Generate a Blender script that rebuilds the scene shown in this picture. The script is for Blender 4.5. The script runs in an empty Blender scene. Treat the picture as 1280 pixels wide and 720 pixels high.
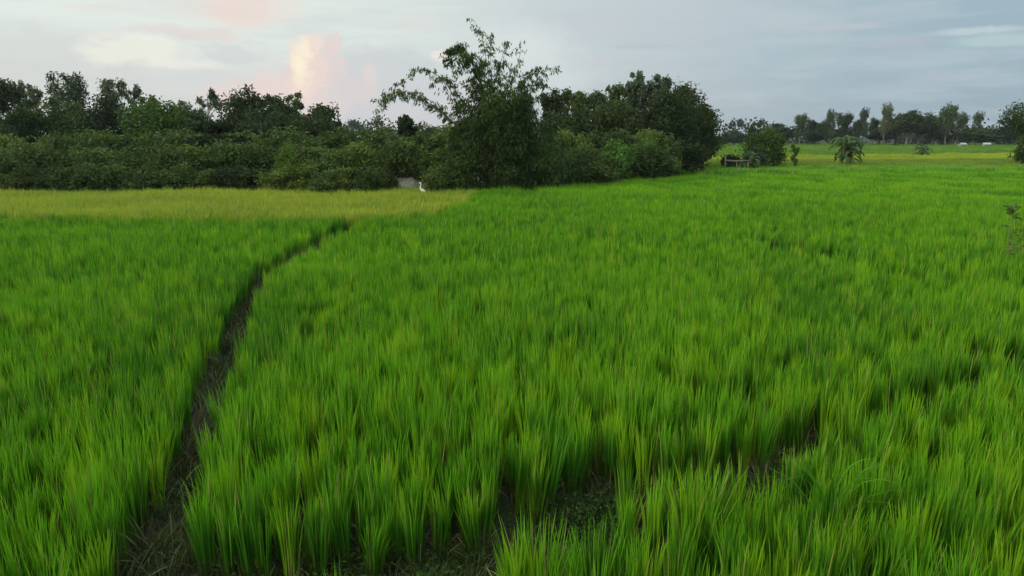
import bpy, math, random
import numpy as np
from mathutils import Vector

# ------------------------------------------------------------------ camera, sky, sun, exposure
CH = 2.8                                    # camera height
F = 880.0                                   # focal length in px of the 1280 wide photo
PITCH = math.radians(12.2)
sc = bpy.context.scene
cam_d = bpy.data.cameras.new('camera')
cam_d.sensor_width = 36.0
cam_d.lens = F / 1280 * 36
cam_d.clip_start = 0.05
cam_d.clip_end = 8000
cam = bpy.data.objects.new('camera', cam_d)
sc.collection.objects.link(cam)
cam.location = (0, 0, CH)
cam.rotation_euler = (math.pi / 2 - PITCH, 0, 0)
sc.camera = cam

SUN_AZ, SUN_EL = math.radians(-118), math.radians(24)      # azimuth from +Y towards +X: left, behind
SUN_DIR = Vector((math.sin(SUN_AZ) * math.cos(SUN_EL), math.cos(SUN_AZ) * math.cos(SUN_EL), math.sin(SUN_EL)))
sun_d = bpy.data.lights.new('sun', 'SUN')
sun_d.energy = 1.5
sun_d.angle = math.radians(22)
sun_d.color = (1.0, 0.93, 0.80)
sun = bpy.data.objects.new('sun', sun_d)
sc.collection.objects.link(sun)
sun.location = (0, 0, 60)
sun.rotation_euler = SUN_DIR.to_track_quat('Z', 'Y').to_euler()

sc.view_settings.view_transform = 'Standard'
sc.view_settings.look = 'None'
sc.view_settings.gamma = 1
sc.view_settings.use_curve_mapping = False
sc.view_settings.exposure = 0.0
HAZE = 0.0002

def ray(px, py):
    x = (px - 640) / F
    y = -(py - 360) / F
    return Vector((x, math.cos(PITCH) + y * math.sin(PITCH), -math.sin(PITCH) + y * math.cos(PITCH)))
def at(px, py, z=0.0):
    d = ray(px, py); t = (z - CH) / d.z
    return (d.x * t, d.y * t)
def atd(px, py, Y):
    d = ray(px, py); t = Y / d.y
    return Vector((d.x * t, Y, CH + d.z * t))
def px2az(px, py):
    d = ray(px, py)
    return math.atan2(d.x, d.y), math.atan2(d.z, math.hypot(d.x, d.y))

# ---- node helpers
class NT:
    def __init__(s, tree): s.t = tree; s.n = tree.nodes; s.l = tree.links
    def new(s, typ, **kw):
        n = s.n.new(typ)
        for k, v in kw.items():
            if k != 'inp': setattr(n, k, v)
        for k, v in kw.get('inp', {}).items():
            if hasattr(v, 'is_linked') or isinstance(v, bpy.types.NodeSocket): s.l.new(v, n.inputs[k])
            else: n.inputs[k].default_value = v
        return n
    def m(s, op, a, b=None, c=None, clamp=False):
        n = s.n.new('ShaderNodeMath'); n.operation = op; n.use_clamp = clamp
        for i, v in enumerate((a, b, c)):
            if v is None: continue
            if isinstance(v, bpy.types.NodeSocket): s.l.new(v, n.inputs[i])
            else: n.inputs[i].default_value = v
        return n.outputs[0]
    def mix(s, f, a, b, blend='MIX'):
        n = s.n.new('ShaderNodeMix'); n.data_type = 'RGBA'; n.blend_type = blend
        for i, v in ((0, f), (6, a), (7, b)):
            if isinstance(v, bpy.types.NodeSocket): s.l.new(v, n.inputs[i])
            elif i == 0: n.inputs[0].default_value = v
            else: n.inputs[i].default_value = (*v[:3], 1)
        return n.outputs[2]
    def ss(s, v, lo, hi):
        n = s.n.new('ShaderNodeMapRange'); n.interpolation_type = 'SMOOTHSTEP'
        s.l.new(v, n.inputs[0]); n.inputs[1].default_value = lo; n.inputs[2].default_value = hi
        return n.outputs[0]

def srgb(r, g, b):
    f = lambda c: (c / 255 / 12.92) if c / 255 <= .04045 else ((c / 255 + .055) / 1.055) ** 2.4
    return (f(r), f(g), f(b))

world = bpy.data.worlds.new('World')
sc.world = world
world.use_nodes = True
W = NT(world.node_tree)
bg = W.n['Background']
SKY_STRENGTH = 0.1
bg.inputs[1].default_value = SKY_STRENGTH
sky = W.new('ShaderNodeTexSky', sky_type='NISHITA', sun_disc=False, sun_elevation=SUN_EL, sun_rotation=SUN_AZ,
            air_density=1.2, dust_density=1.0)
tc = W.new('ShaderNodeTexCoord')
sep = W.new('ShaderNodeSeparateXYZ', inp={0: tc.outputs['Generated']})
az = W.m('MULTIPLY', W.m('ARCTAN2', sep.outputs[0], sep.outputs[1]), 57.2958)
el = W.m('MULTIPLY', W.m('ARCSINE', sep.outputs[2]), 57.2958)
# the real directions of the clouds: warp azimuth / elevation by noise so their edges billow
co = W.new('ShaderNodeCombineXYZ', inp={0: az, 1: W.m('MULTIPLY', el, 1.6), 2: 0.0})
nz1 = W.new('ShaderNodeTexNoise', inp={'Vector': co.outputs[0], 'Scale': 0.55, 'Detail': 7.0, 'Roughness': 0.6})
nz2 = W.new('ShaderNodeTexNoise', inp={'Vector': co.outputs[0], 'Scale': 0.16, 'Detail': 4.0, 'Roughness': 0.55})
cs = W.new('ShaderNodeCombineXYZ', inp={0: W.m('MULTIPLY', az, 0.35), 1: W.m('MULTIPLY', el, 2.2), 2: 4.0})
nz3 = W.new('ShaderNodeTexNoise', inp={'Vector': cs.outputs[0], 'Scale': 0.33, 'Detail': 6.0, 'Roughness': 0.55})
s1 = W.new('ShaderNodeSeparateColor', inp={0: nz1.outputs['Color']})
s2 = W.new('ShaderNodeSeparateColor', inp={0: nz2.outputs['Color']})
wa = W.m('ADD', W.m('MULTIPLY', W.m('SUBTRACT', s1.outputs[0], .5), 3.6), W.m('MULTIPLY', W.m('SUBTRACT', s2.outputs[0], .5), 4.0))
we = W.m('ADD', W.m('MULTIPLY', W.m('SUBTRACT', s1.outputs[1], .5), 2.6), W.m('MULTIPLY', W.m('SUBTRACT', s2.outputs[1], .5), 2.0))
nz4 = W.new('ShaderNodeTexNoise', inp={'Vector': co.outputs[0], 'Scale': 1.1, 'Detail': 8.0, 'Roughness': 0.62})
s4 = W.new('ShaderNodeSeparateColor', inp={0: nz4.outputs['Color']})
fa = W.m('ADD', W.m('MULTIPLY', W.m('SUBTRACT', s4.outputs[0], .5), 3.4), W.m('MULTIPLY', W.m('SUBTRACT', s2.outputs[0], .5), 3.0))
fe = W.m('ADD', W.m('MULTIPLY', W.m('SUBTRACT', s4.outputs[1], .5), 3.6), W.m('MULTIPLY', W.m('SUBTRACT', s2.outputs[1], .5), 1.5))
az_w = W.m('ADD', az, wa); el_w = W.m('ADD', el, we)
K = 1.0 / SKY_STRENGTH
def C(r, g, b, k=1.0): return tuple(c * K * k for c in srgb(r, g, b))
# clear-air base: Nishita, veiled by high thin overcast
right = W.ss(az, -20, 36)
veil_hi = W.mix(right, C(234, 242, 238), C(155, 180, 196))
veil_lo = W.mix(right, C(215, 214, 219), C(147, 171, 191))
veil = W.mix(W.ss(el, 0, 9), veil_lo, veil_hi)
col = W.mix(0.90, sky.outputs[0], veil)
col = W.mix(W.m('MULTIPLY', W.ss(nz3.outputs[0], .42, .66), 0.35), col, C(200, 210, 216))
st2 = W.new('ShaderNodeSeparateColor', inp={0: nz3.outputs['Color']})
col = W.mix(W.m('MULTIPLY', W.ss(st2.outputs[1], .46, .62), 0.25), col, W.mix(right, C(214, 217, 219), C(160, 178, 194)))
col = W.mix(W.m('MULTIPLY', W.ss(st2.outputs[2], .54, .66), 0.35), col, W.mix(right, C(234, 224, 221), C(168, 182, 200)))
# clouds: px, py, half width px, half height px, softness, opacity, colour, ragged
blobs = [
    (45, 112, 120, 66, .25, .62, (211, 215, 214), 1),
    (478, 122, 82, 62, .25, .70, (204, 209, 215), 0),
    (302, 6, 72, 24, .8, .65, (239, 214, 208), 1),
    (238, 42, 62, 9, .6, .55, (228, 213, 213), 1),
    (292, 64, 46, 11, .5, .60, (208, 213, 215), 1),
    (165, 64, 54, 16, .6, .70, (242, 242, 230), 1),
    (222, 80, 55, 6, .6, .60, (240, 238, 228), 2),
    (300, 112, 34, 16, .5, .55, (234, 214, 212), 0), (278, 120, 24, 14, .5, .5, (232, 214, 212), 0), (334, 108, 22, 18, .45, .6, (236, 215, 212), 0),
    (352, 116, 24, 24, .45, .6, (236, 216, 213), 0), (358, 96, 12, 12, .4, .55, (232, 214, 213), 0),
    (404, 118, 40, 36, .4, .75, (231, 215, 212), 0), (412, 84, 22, 32, .3, .8, (228, 214, 214), 0), (420, 56, 11, 13, .3, .75, (230, 214, 214), 0),
    (384, 84, 23, 32, .3, .85, (236, 218, 212), 0), (394, 54, 14, 14, .3, .85, (242, 224, 215), 0), (374, 104, 18, 22, .4, .8, (240, 220, 212), 0),
    (373, 84, 11, 26, .8, .95, (253, 243, 220), 0), (384, 64, 11, 17, .8, .85, (252, 240, 220), 0), (370, 106, 8, 16, .9, .6, (250, 230, 215), 0),
    (428, 112, 20, 26, .9, .55, (211, 211, 216), 0),
    (462, 94, 12, 12, .45, .6, (232, 216, 215), 0), (456, 114, 22, 20, .5, .55, (226, 213, 213), 0),
    (500, 150, 90, 30, .8, .40, (214, 208, 213), 1),
    (550, 70, 16, 7, .5, .85, (240, 230, 228), 2),
    (655, 56, 66, 34, .9, .65, (228, 235, 235), 1),
    (690, 98, 60, 22, .9, .45, (220, 228, 230), 1),
    (800, 24, 240, 46, .8, .50, (193, 200, 211), 1),
    (1060, 34, 50, 4, .7, .40, (206, 200, 206), 2),
    (1125, 52, 34, 7, .8, .40, (190, 190, 200), 2),
    (800, 58, 50, 3, .7, .30, (172, 184, 196), 2),
    (1222, 38, 48, 4, .6, .65, (198, 214, 218), 2),
    (1268, 49, 60, 7, .5, .65, (184, 208, 212), 2),
    (1174, 96, 20, 8, .7, .40, (176, 186, 200), 2),
]
for px, py, hw, hh, soft, op, c, rag in blobs:
    a0, e0 = px2az(px, py)
    ca = W.m('MULTIPLY', W.m('SUBTRACT', az_w if rag == 1 else W.m('ADD', az, W.m('MULTIPLY', fa, .55 if rag == 0 else .5)), math.degrees(a0)), 880 / 57.3 / hw)
    ce = W.m('MULTIPLY', W.m('SUBTRACT', el_w if rag == 1 else W.m('ADD', el, W.m('MULTIPLY', fe, .6 if rag == 0 else .12)), math.degrees(e0)), 880 / 57.3 / hh)
    r = W.m('SQRT', W.m('ADD', W.m('MULTIPLY', ca, ca), W.m('MULTIPLY', ce, ce)))
    f = W.m('MULTIPLY', W.m('SUBTRACT', 1.0, W.ss(r, 1 - soft, 1 + soft * .35)), op)
    col = W.mix(f, col, C(*c))
# boost added above the view to brighten the rice; overcast skies are brightest overhead
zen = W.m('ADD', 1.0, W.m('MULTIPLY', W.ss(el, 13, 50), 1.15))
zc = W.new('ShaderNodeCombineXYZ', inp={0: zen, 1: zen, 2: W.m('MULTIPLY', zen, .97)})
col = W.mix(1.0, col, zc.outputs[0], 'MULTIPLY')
# below the horizon (never seen) stay dull
col = W.mix(W.ss(el, -3, -0.5), (.5, .6, .4), col)
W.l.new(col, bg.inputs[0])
world.cycles.sampling_method = 'MANUAL'
world.cycles.sample_map_resolution = 512

# ------------------------------------------------------------------ mesh helpers
COL = sc.collection
rng = np.random.default_rng(11)

def mesh_np(name, V, faces, mat, attrs=None, smooth=False):
    """faces: (n,k) int array, k = 3 or 4"""
    me = bpy.data.meshes.new(name)
    V = np.asarray(V, np.float32); Fa = np.asarray(faces, np.int32)
    n, k = Fa.shape
    me.vertices.add(len(V)); me.vertices.foreach_set('co', V.ravel())
    me.loops.add(n * k); me.loops.foreach_set('vertex_index', Fa.ravel())
    me.polygons.add(n)
    me.polygons.foreach_set('loop_start', np.arange(0, n * k, k, dtype=np.int32))
    me.polygons.foreach_set('loop_total', np.full(n, k, np.int32))
    if smooth: me.polygons.foreach_set('use_smooth', np.ones(n, bool))
    for an, arr in (attrs or {}).items():
        arr = np.asarray(arr, np.float32)
        if arr.ndim == 1:
            a = me.attributes.new(an, 'FLOAT', 'POINT'); a.data.foreach_set('value', arr)
        else:
            a = me.attributes.new(an, 'FLOAT_VECTOR', 'POINT'); a.data.foreach_set('vector', arr.ravel())
    me.update(calc_edges=True)
    if mat: me.materials.append(mat)
    return me

def link(name, me, parent=None, loc=None):
    o = bpy.data.objects.new(name, me)
    COL.objects.link(o)
    if parent: o.parent = parent
    if loc is not None: o.location = loc
    return o
def tag(o, label=None, cat=None, group=None, kind=None):
    if label: o['label'] = label
    if cat: o['category'] = cat
    if group: o['group'] = group
    if kind: o['kind'] = kind
    return o
def empty(name, loc, rz=0.0):
    o = bpy.data.objects.new(name, None); COL.objects.link(o)
    o.empty_display_size = .3
    o.location = loc; o.rotation_euler = (0, 0, rz)
    return o
def copy_tree(o, parent=None):
    c = o.copy(); COL.objects.link(c)
    if parent: c.parent = parent
    for ch in [x for x in bpy.data.objects if x.parent == o]: copy_tree(ch, c)
    return c

class MB:
    """collects tubes / shapes into one quad mesh"""
    def __init__(s): s.V = []; s.F = []; s.n = 0
    def add(s, V, Fa):
        V = np.asarray(V, float); s.V.append(V); s.F.append(np.asarray(Fa, int) + s.n); s.n += len(V)
    def tube(s, pts, rad, k=7, jag=0.0, r=None):
        P = np.asarray([tuple(p) for p in pts], float); n = len(P)
        rad = np.full(n, rad, float) if np.isscalar(rad) else np.asarray(rad, float)
        T = np.gradient(P, axis=0); T /= np.linalg.norm(T, axis=1)[:, None] + 1e-9
        ref = np.array([0, 1.0, 0]) if abs(T[:, 1]).max() < .8 else np.array([1.0, 0, 0]) if abs(T[:, 0]).max() < .9 else np.array([0, 0, 1.0])
        A = np.cross(T, ref); A /= np.linalg.norm(A, axis=1)[:, None] + 1e-9
        B = np.cross(T, A)
        th = np.linspace(0, 2 * np.pi, k, endpoint=False)
        rr = rad[:, None] * np.ones(k)[None]
        if jag: rr = rr * (1 + jag * (r or rng).standard_normal((n, k)))
        V = P[:, None] + rr[..., None] * (np.cos(th)[None, :, None] * A[:, None] + np.sin(th)[None, :, None] * B[:, None])
        V = V.reshape(-1, 3)
        Fq = []
        for i in range(n - 1):
            for j in range(k):
                a = i * k + j; b = i * k + (j + 1) % k
                Fq.append((a, b, b + k, a + k))
        V = np.vstack([V, P[:1], P[-1:]]); c0 = n * k; c1 = c0 + 1
        for j in range(0, k):
            Fq.append((c0, (j + 1) % k, j, c0)); a = (n - 1) * k
            Fq.append((c1, a + j, a + (j + 1) % k, c1))
        s.add(V, Fq)
    def box(s, lo, hi):
        x0, y0, z0 = lo; x1, y1, z1 = hi
        V = [(x0,y0,z0),(x1,y0,z0),(x1,y1,z0),(x0,y1,z0),(x0,y0,z1),(x1,y0,z1),(x1,y1,z1),(x0,y1,z1)]
        s.add(V, [(0,3,2,1),(4,5,6,7),(0,1,5,4),(1,2,6,5),(2,3,7,6),(3,0,4,7)])
    def mesh(s, name, mat, smooth=True):
        V = np.vstack(s.V); Fa = np.vstack(s.F)
        me = bpy.data.meshes.new(name)
        me.from_pydata(V.tolist(), [], [tuple(dict.fromkeys(f)) for f in Fa.tolist()])
        if smooth: me.polygons.foreach_set('use_smooth', np.ones(len(me.polygons), bool))
        me.update()
        me.materials.append(mat)
        return me

def leaves_mesh(name, Cn, D, L, Wd, mat, tint, r):
    """rhombic leaves: centre, direction, length, width; slightly folded along the midrib"""
    n = len(Cn)
    D = D / (np.linalg.norm(D, axis=1)[:, None] + 1e-9)
    R = r.standard_normal((n, 3)); S = np.cross(D, R); S /= np.linalg.norm(S, axis=1)[:, None] + 1e-9
    L = L[:, None]; Wd = Wd[:, None]
    V = np.stack([Cn - D * L / 2, Cn + S * Wd / 2 - D * L * .08, Cn + D * L / 2, Cn - S * Wd / 2 - D * L * .08], 1).reshape(-1, 3)
    Fa = np.arange(4 * n).reshape(n, 4)
    return mesh_np(name, V, Fa, mat, {'tint': np.repeat(tint, 4)})

def sinnoise(x, y, seed, scale, n=9):
    r = np.random.default_rng(seed); out = 0
    for i in range(n):
        a = r.uniform(0, 6.28); k = r.uniform(.5, 1.6) / scale * 6.28
        out = out + np.sin((x * math.cos(a) + y * math.sin(a)) * k + r.uniform(0, 6.28))
    return out / math.sqrt(n / 2)

# ------------------------------------------------------------------ materials
def mat_new(name):
    m = bpy.data.materials.new(name); m.use_nodes = True
    T = NT(m.node_tree); p = T.n['Principled BSDF']; out = T.n['Material Output']
    return m, T, p, out

def rice_material(name, base, mid, tip, dry, tr=.35, patch=.5):
    m, T, p, out = mat_new(name)
    a = T.new('ShaderNodeAttribute', attribute_name='bl', attribute_type='GEOMETRY')
    s = T.new('ShaderNodeSeparateXYZ', inp={0: a.outputs['Vector']})
    oi = T.new('ShaderNodeObjectInfo')
    geo = T.new('ShaderNodeNewGeometry')
    n1 = T.new('ShaderNodeTexNoise', inp={'Vector': geo.outputs['Position'], 'Scale': .33, 'Detail': 3.0})
    n2 = T.new('ShaderNodeTexNoise', inp={'Vector': geo.outputs['Position'], 'Scale': 1.9, 'Detail': 2.0})
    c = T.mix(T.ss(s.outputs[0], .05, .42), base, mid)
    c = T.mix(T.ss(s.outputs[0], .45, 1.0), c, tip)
    # leaf age: younger leaves yellower, older bluer
    old = tuple(v * k for v, k in zip(mid, (.45, .72, 1.3)))
    yng = (tip[0] * 1.5, tip[1] * 1.08, tip[2])
    f_old = T.m('MULTIPLY', T.ss(T.m('ADD', s.outputs[1], T.m('MULTIPLY', T.m('SUBTRACT', n1.outputs[0], .5), 3.2)), .45, 1.0), .65)
    c = T.mix(f_old, c, old)
    f_y = T.m('MULTIPLY', T.ss(T.m('ADD', oi.outputs['Random'], T.m('MULTIPLY', T.m('SUBTRACT', n2.outputs[0], .5), 1.6)), .5, 1.1), patch)
    c = T.mix(f_y, c, yng)
    c = T.mix(s.outputs[2], c, dry)
    T.l.new(c, p.inputs['Base Color'])
    p.inputs['Roughness'].default_value = .55
    p.inputs['Specular IOR Level'].default_value = .22
    trn = T.new('ShaderNodeBsdfTranslucent', inp={0: c})
    mx = T.new('ShaderNodeMixShader', inp={0: tr, 1: p.outputs[0], 2: trn.outputs[0]})
    T.l.new(mx.outputs[0], out.inputs[0])
    return m

def leaf_material(name, dark, light, tr=.25, rough=.6, spec=.12):
    m, T, p, out = mat_new(name)
    a = T.new('ShaderNodeAttribute', attribute_name='tint', attribute_type='GEOMETRY')
    oi = T.new('ShaderNodeObjectInfo')
    c = T.mix(a.outputs['Fac'], dark, light)
    c = T.mix(T.m('MULTIPLY', T.ss(oi.outputs['Random'], .5, 1.0), .6), c, tuple(v * k for v, k in zip(dark, (.85, .80, .8))))
    c = T.mix(T.m('MULTIPLY', T.ss(oi.outputs['Random'], .5, .0), .5), c, tuple(v * k for v, k in zip(light, (1.25, 1.12, .8))))
    T.l.new(c, p.inputs['Base Color'])
    p.inputs['Roughness'].default_value = rough
    p.inputs['Specular IOR Level'].default_value = spec
    trn = T.new('ShaderNodeBsdfTranslucent', inp={0: c})
    mx = T.new('ShaderNodeMixShader', inp={0: tr, 1: p.outputs[0], 2: trn.outputs[0]})
    T.l.new(mx.outputs[0], out.inputs[0])
    return m

def plain_material(name, c1, c2, scale=6.0, rough=.85, bump=.0):
    m, T, p, out = mat_new(name)
    tco = T.new('ShaderNodeTexCoord')
    n = T.new('ShaderNodeTexNoise', inp={'Vector': tco.outputs['Object'], 'Scale': scale, 'Detail': 6.0, 'Roughness': .65})
    T.l.new(T.mix(T.ss(n.outputs[0], .35, .65), c1, c2), p.inputs['Base Color'])
    p.inputs['Roughness'].default_value = rough
    p.inputs['Specular IOR Level'].default_value = .2
    if bump:
        b = T.new('ShaderNodeBump', inp={'Strength': bump, 'Distance': .05, 'Height': n.outputs[0]})
        T.l.new(b.outputs[0], p.inputs['Normal'])
    return m

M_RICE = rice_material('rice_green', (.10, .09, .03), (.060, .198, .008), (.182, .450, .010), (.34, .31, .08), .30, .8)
M_RIPE = rice_material('rice_ripening', (.20, .17, .04), (.25, .35, .020), (.38, .47, .035), (.42, .36, .10), .34, .3)
M_RICE_PALE = rice_material('rice_young', (.12, .11, .04), (.10, .22, .022), (.18, .34, .035), (.32, .25, .10), .32)
M_RICE_DULL = rice_material('rice_heading', (.14, .12, .04), (.15, .25, .025), (.22, .33, .035), (.36, .28, .10), .32)
M_DRY = rice_material('dry_straw', (.03, .035, .012), (.045, .070, .016), (.10, .125, .035), (.16, .14, .07), .2)
M_LOW = rice_material('low_grass', (.05, .05, .02), (.045, .080, .012), (.075, .135, .020), (.20, .18, .08), .25)
M_WEED = leaf_material('weed_leaf', (.020, .040, .010), (.055, .105, .022), .3)
M_BARK = plain_material('bark', (.12, .095, .07), (.24, .20, .16), 5, .9, .4)
M_BARK_PALE = plain_material('pale_bark', (.26, .23, .19), (.42, .38, .32), 4, .85, .3)
M_L_DARK = leaf_material('leaf_dark', (0.0265, 0.0462, 0.0128), (0.0592, 0.0884, 0.024))
M_L_BLACK = leaf_material('leaf_very_dark', (.014, .024, .010), (.030, .046, .018))
M_L_MID = leaf_material('leaf_mid', (0.0409, 0.0693, 0.015), (0.126, 0.187, 0.037))
M_L_LIGHT = leaf_material('leaf_light', (0.0499, 0.099, 0.0165), (0.1047, 0.1831, 0.0285))
M_L_BRIGHT = leaf_material('leaf_bright', (0.055, 0.135, 0.022), (0.11, 0.23, 0.036))
M_L_OLIVE = leaf_material('leaf_olive', (0.0418, 0.0713, 0.016), (0.0855, 0.1318, 0.032))
M_L_EUC = leaf_material('leaf_eucalyptus', (.055, .080, .042), (.125, .165, .082))
M_L_BAMBOO = leaf_material('leaf_bamboo', (0.0361, 0.066, 0.0144), (0.0874, 0.1386, 0.0288))
M_CULM = plain_material('bamboo_culm', (.10, .12, .04), (.20, .19, .08), 3, .6)
M_BANANA = leaf_material('leaf_banana', (.045, .090, .024), (.100, .160, .050), .3)
M_WHITE = plain_material('white_feather', (.75, .74, .70), (.82, .81, .78), 20, .7)
M_BEAK = plain_material('beak', (.45, .30, .05), (.5, .34, .08), 20, .5)
M_CLAY = plain_material('pale_clay', (.22, .19, .13), (.38, .34, .26), 2.5, .95, .6)
M_WALL = plain_material('whitewash', (.40, .39, .36), (.52, .51, .48), 1.5, .9)
M_ROOF = plain_material('tin_roof', (.34, .35, .36), (.48, .48, .48), 2, .5)
M_WOOD = plain_material('old_wood', (.12, .10, .07), (.22, .19, .14), 8, .9, .3)

# ------------------------------------------------------------------ ground
def ground():
    # one sheet: fine near the camera, coarse to the horizon
    xs = np.concatenate([-np.geomspace(1500, 40, 14), np.linspace(-36, 36, 145), np.geomspace(40, 1500, 14)])
    ys = np.concatenate([-np.geomspace(1500, 12, 10), np.linspace(-8, 44, 209), np.geomspace(46, 1800, 22)])
    X, Y = np.meshgrid(xs, ys)
    Z = .025 * sinnoise(X, Y, 3, 1.1) + .03 * sinnoise(X, Y, 4, 3.5)
    Z = Z * np.exp(-np.hypot(X, Y) / 120)
    g = GX(Y, .5); d = np.abs(X - g)
    Z = Z + .10 * np.exp(-(d / .25) ** 2) * (Y < 19) * (Y > -5)
    V = np.stack([X, Y, Z], -1).reshape(-1, 3)
    nx = len(xs); ny = len(ys)
    I = (np.arange(ny - 1)[:, None] * nx + np.arange(nx - 1)[None]).ravel()
    Fa = np.stack([I, I + 1, I + nx + 1, I + nx], 1)
    m, T, p, out = mat_new('field_soil')
    geo = T.new('ShaderNodeNewGeometry')
    n1 = T.new('ShaderNodeTexNoise', inp={'Vector': geo.outputs['Position'], 'Scale': 1.3, 'Detail': 8.0, 'Roughness': .65})
    n2 = T.new('ShaderNodeTexNoise', inp={'Vector': geo.outputs['Position'], 'Scale': 14.0, 'Detail': 6.0, 'Roughness': .7})
    n3 = T.new('ShaderNodeTexNoise', inp={'Vector': geo.outputs['Position'], 'Scale': .05, 'Detail': 4.0})
    c = T.mix(T.ss(n2.outputs[0], .35, .65), (.020, .015, .010), (.055, .042, .026))
    c = T.mix(T.m('MULTIPLY', T.ss(n1.outputs[0], .42, .62), .75), c, (.020, .036, .010))
    far = T.new('ShaderNodeSeparateXYZ', inp={0: geo.outputs['Position']})
    c = T.mix(T.ss(far.outputs[1], 26, 60), c, T.mix(n3.outputs[0], (.022, .038, .010), (.045, .070, .018)))
    T.l.new(c, p.inputs['Base Color']); p.inputs['Roughness'].default_value = .9
    p.inputs['Specular IOR Level'].default_value = .15
    b = T.new('ShaderNodeBump', inp={'Strength': .8, 'Distance': .04, 'Height': n2.outputs[0]})
    T.l.new(b.outputs[0], p.inputs['Normal'])
    o = link('ground', mesh_np('ground', V, Fa, m, smooth=True))
    tag(o, kind='structure')

# groove between the two near fields: rims given as seen at crop-top height
ZC = .58
rimR = [at(*p, ZC) for p in ((228, 640), (245, 570), (262, 520), (284, 450), (298, 405), (318, 358), (352, 322), (398, 296), (452, 271))]
rimL = [at(*p, ZC) for p in ((150, 640), (185, 560), (212, 510), (240, 450), (262, 405), (290, 358), (322, 322), (368, 297), (430, 271))]
def interp_rim(rim, Y):
    r = sorted(rim, key=lambda p: p[1]); x = np.array([p[0] for p in r]); y = np.array([p[1] for p in r])
    out = np.interp(Y, y, x)
    s0 = (x[1] - x[0]) / (y[1] - y[0]) * .8
    return np.where(Y < y[0], x[0] + (Y - y[0]) * s0, out)
def GX(Y, f):
    return interp_rim(rimL, Y) * (1 - f) + interp_rim(rimR, Y) * f
ground()

# the old bund running from the bottom centre to the right: centre line on the ground
bund = [(-2.6, 3.68)] + [at(*p, 0.0) for p in ((430, 752), (560, 736), (640, 698), (700, 656), (765, 634))] + [at(*p, .45) for p in ((850, 580), (960, 552), (1080, 510), (1190, 476), (1290, 452))] + [(9.5, 10.2)]
bund = sorted(bund, key=lambda p: p[0])
BX = np.array([p[0] for p in bund]); BY = np.array([p[1] for p in bund])
def bund_d(x, y):
    """signed distance along y to the bund's centre"""
    return y - np.interp(x, BX, BY)

def inside(poly, x, y):
    r = np.zeros(x.shape, bool); n = len(poly); j = n - 1
    for i in range(n):
        xi, yi = poly[i]; xj, yj = poly[j]
        c = ((yi > y) != (yj > y)) & (x < (xj - xi) * (y - yi) / (yj - yi + 1e-12) + xi)
        r ^= c; j = i
    return r

ZR = .61
yel_near = [at(*p, ZR) for p in ((-260, 268), (-100, 267), (0, 266), (200, 266), (450, 268), (525, 262), (583, 247), (596, 236), (562, 228.5))]
yel_far = [at(*p, .7) for p in ((480, 229.5), (300, 231), (100, 233.5), (-100, 235), (-260, 236))]
yellow_poly = yel_near + yel_far
# ------------------------------------------------------------------ rice
def blades(n, K_, h, wid, seed, spread=.05, lean=(2, 13), bend=(2, 22), short=.25, dryp=.05, droop=0.0, start=True):
    r = np.random.default_rng(seed)
    a0 = r.uniform(0, 2 * np.pi, n); rr = spread * np.sqrt(r.uniform(0, 1, n))
    base = np.stack([rr * np.cos(a0), rr * np.sin(a0), np.zeros(n)], 1)
    az_ = a0 + r.normal(0, .7, n)
    th0 = np.radians(r.uniform(lean[0], lean[1], n)) * (.35 + rr / spread * .65)
    L = h * r.uniform(1 - short, 1.0, n)
    z0 = np.where(r.uniform(0, 1, n) < (.45 if start else 0), r.uniform(.12, .42, n) * h, 0)
    base += np.stack([np.sin(th0) * np.cos(az_) * z0, np.sin(th0) * np.sin(az_) * z0, z0 * .98], 1)
    L = (L - z0 * .95).clip(.12)
    th1 = th0 + np.radians(r.uniform(bend[0], bend[1], n)) * (1 + droop * r.uniform(0, 1, n))
    t = np.linspace(0, 1, K_ + 1)
    th = th0[:, None] + (th1 - th0)[:, None] * t[None] ** 2
    ds = L[:, None] / K_
    thm = (th[:, 1:] + th[:, :-1]) / 2
    hx = np.concatenate([np.zeros((n, 1)), np.cumsum(np.sin(thm) * ds, 1)], 1)
    hz = np.concatenate([np.zeros((n, 1)), np.cumsum(np.cos(thm) * ds, 1)], 1)
    P = base[:, None] + np.stack([hx * np.cos(az_)[:, None], hx * np.sin(az_)[:, None], hz], -1)
    tw = az_ + np.pi / 2 + r.normal(0, .9, n)
    side = np.stack([np.cos(tw), np.sin(tw), np.zeros(n)], 1)
    prof = np.clip(.55 + t * 1.3, 0, 1) * np.clip((1 - t) / .45, .04, 1) ** .8
    w = (wid * r.uniform(.7, 1.25, n))[:, None] * prof[None] / 2
    V = np.stack([P - side[:, None] * w[..., None], P + side[:, None] * w[..., None]], 2)   # n,K+1,2,3
    idx = np.arange(n)[:, None] * (K_ + 1) * 2 + np.arange(K_)[None] * 2
    idx = idx.ravel()
    Fa = np.stack([idx, idx + 1, idx + 3, idx + 2], 1)
    V = V.reshape(-1, 3)
    dry = (r.uniform(0, 1, n) < dryp).astype(float)
    bl = np.stack([np.clip(V[:, 2] / h, 0, 1), np.repeat(r.uniform(0, 1, n), (K_ + 1) * 2), np.repeat(dry, (K_ + 1) * 2)], 1)
    return V, Fa, bl

def join(parts):
    Vs, Fs, Bs, n = [], [], [], 0
    for V, Fa, B in parts:
        Vs.append(V); Fs.append(Fa + n); Bs.append(B); n += len(V)
    return np.vstack(Vs), np.vstack(Fs), np.vstack(Bs)

def proto_collection(name, meshes):
    c = bpy.data.collections.new(name)          # not linked to the scene: only the fields instance it
    for i, me in enumerate(meshes):
        o = bpy.data.objects.new('%s_%02d' % (name, i), me)
        c.objects.link(o)
    return c

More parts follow.
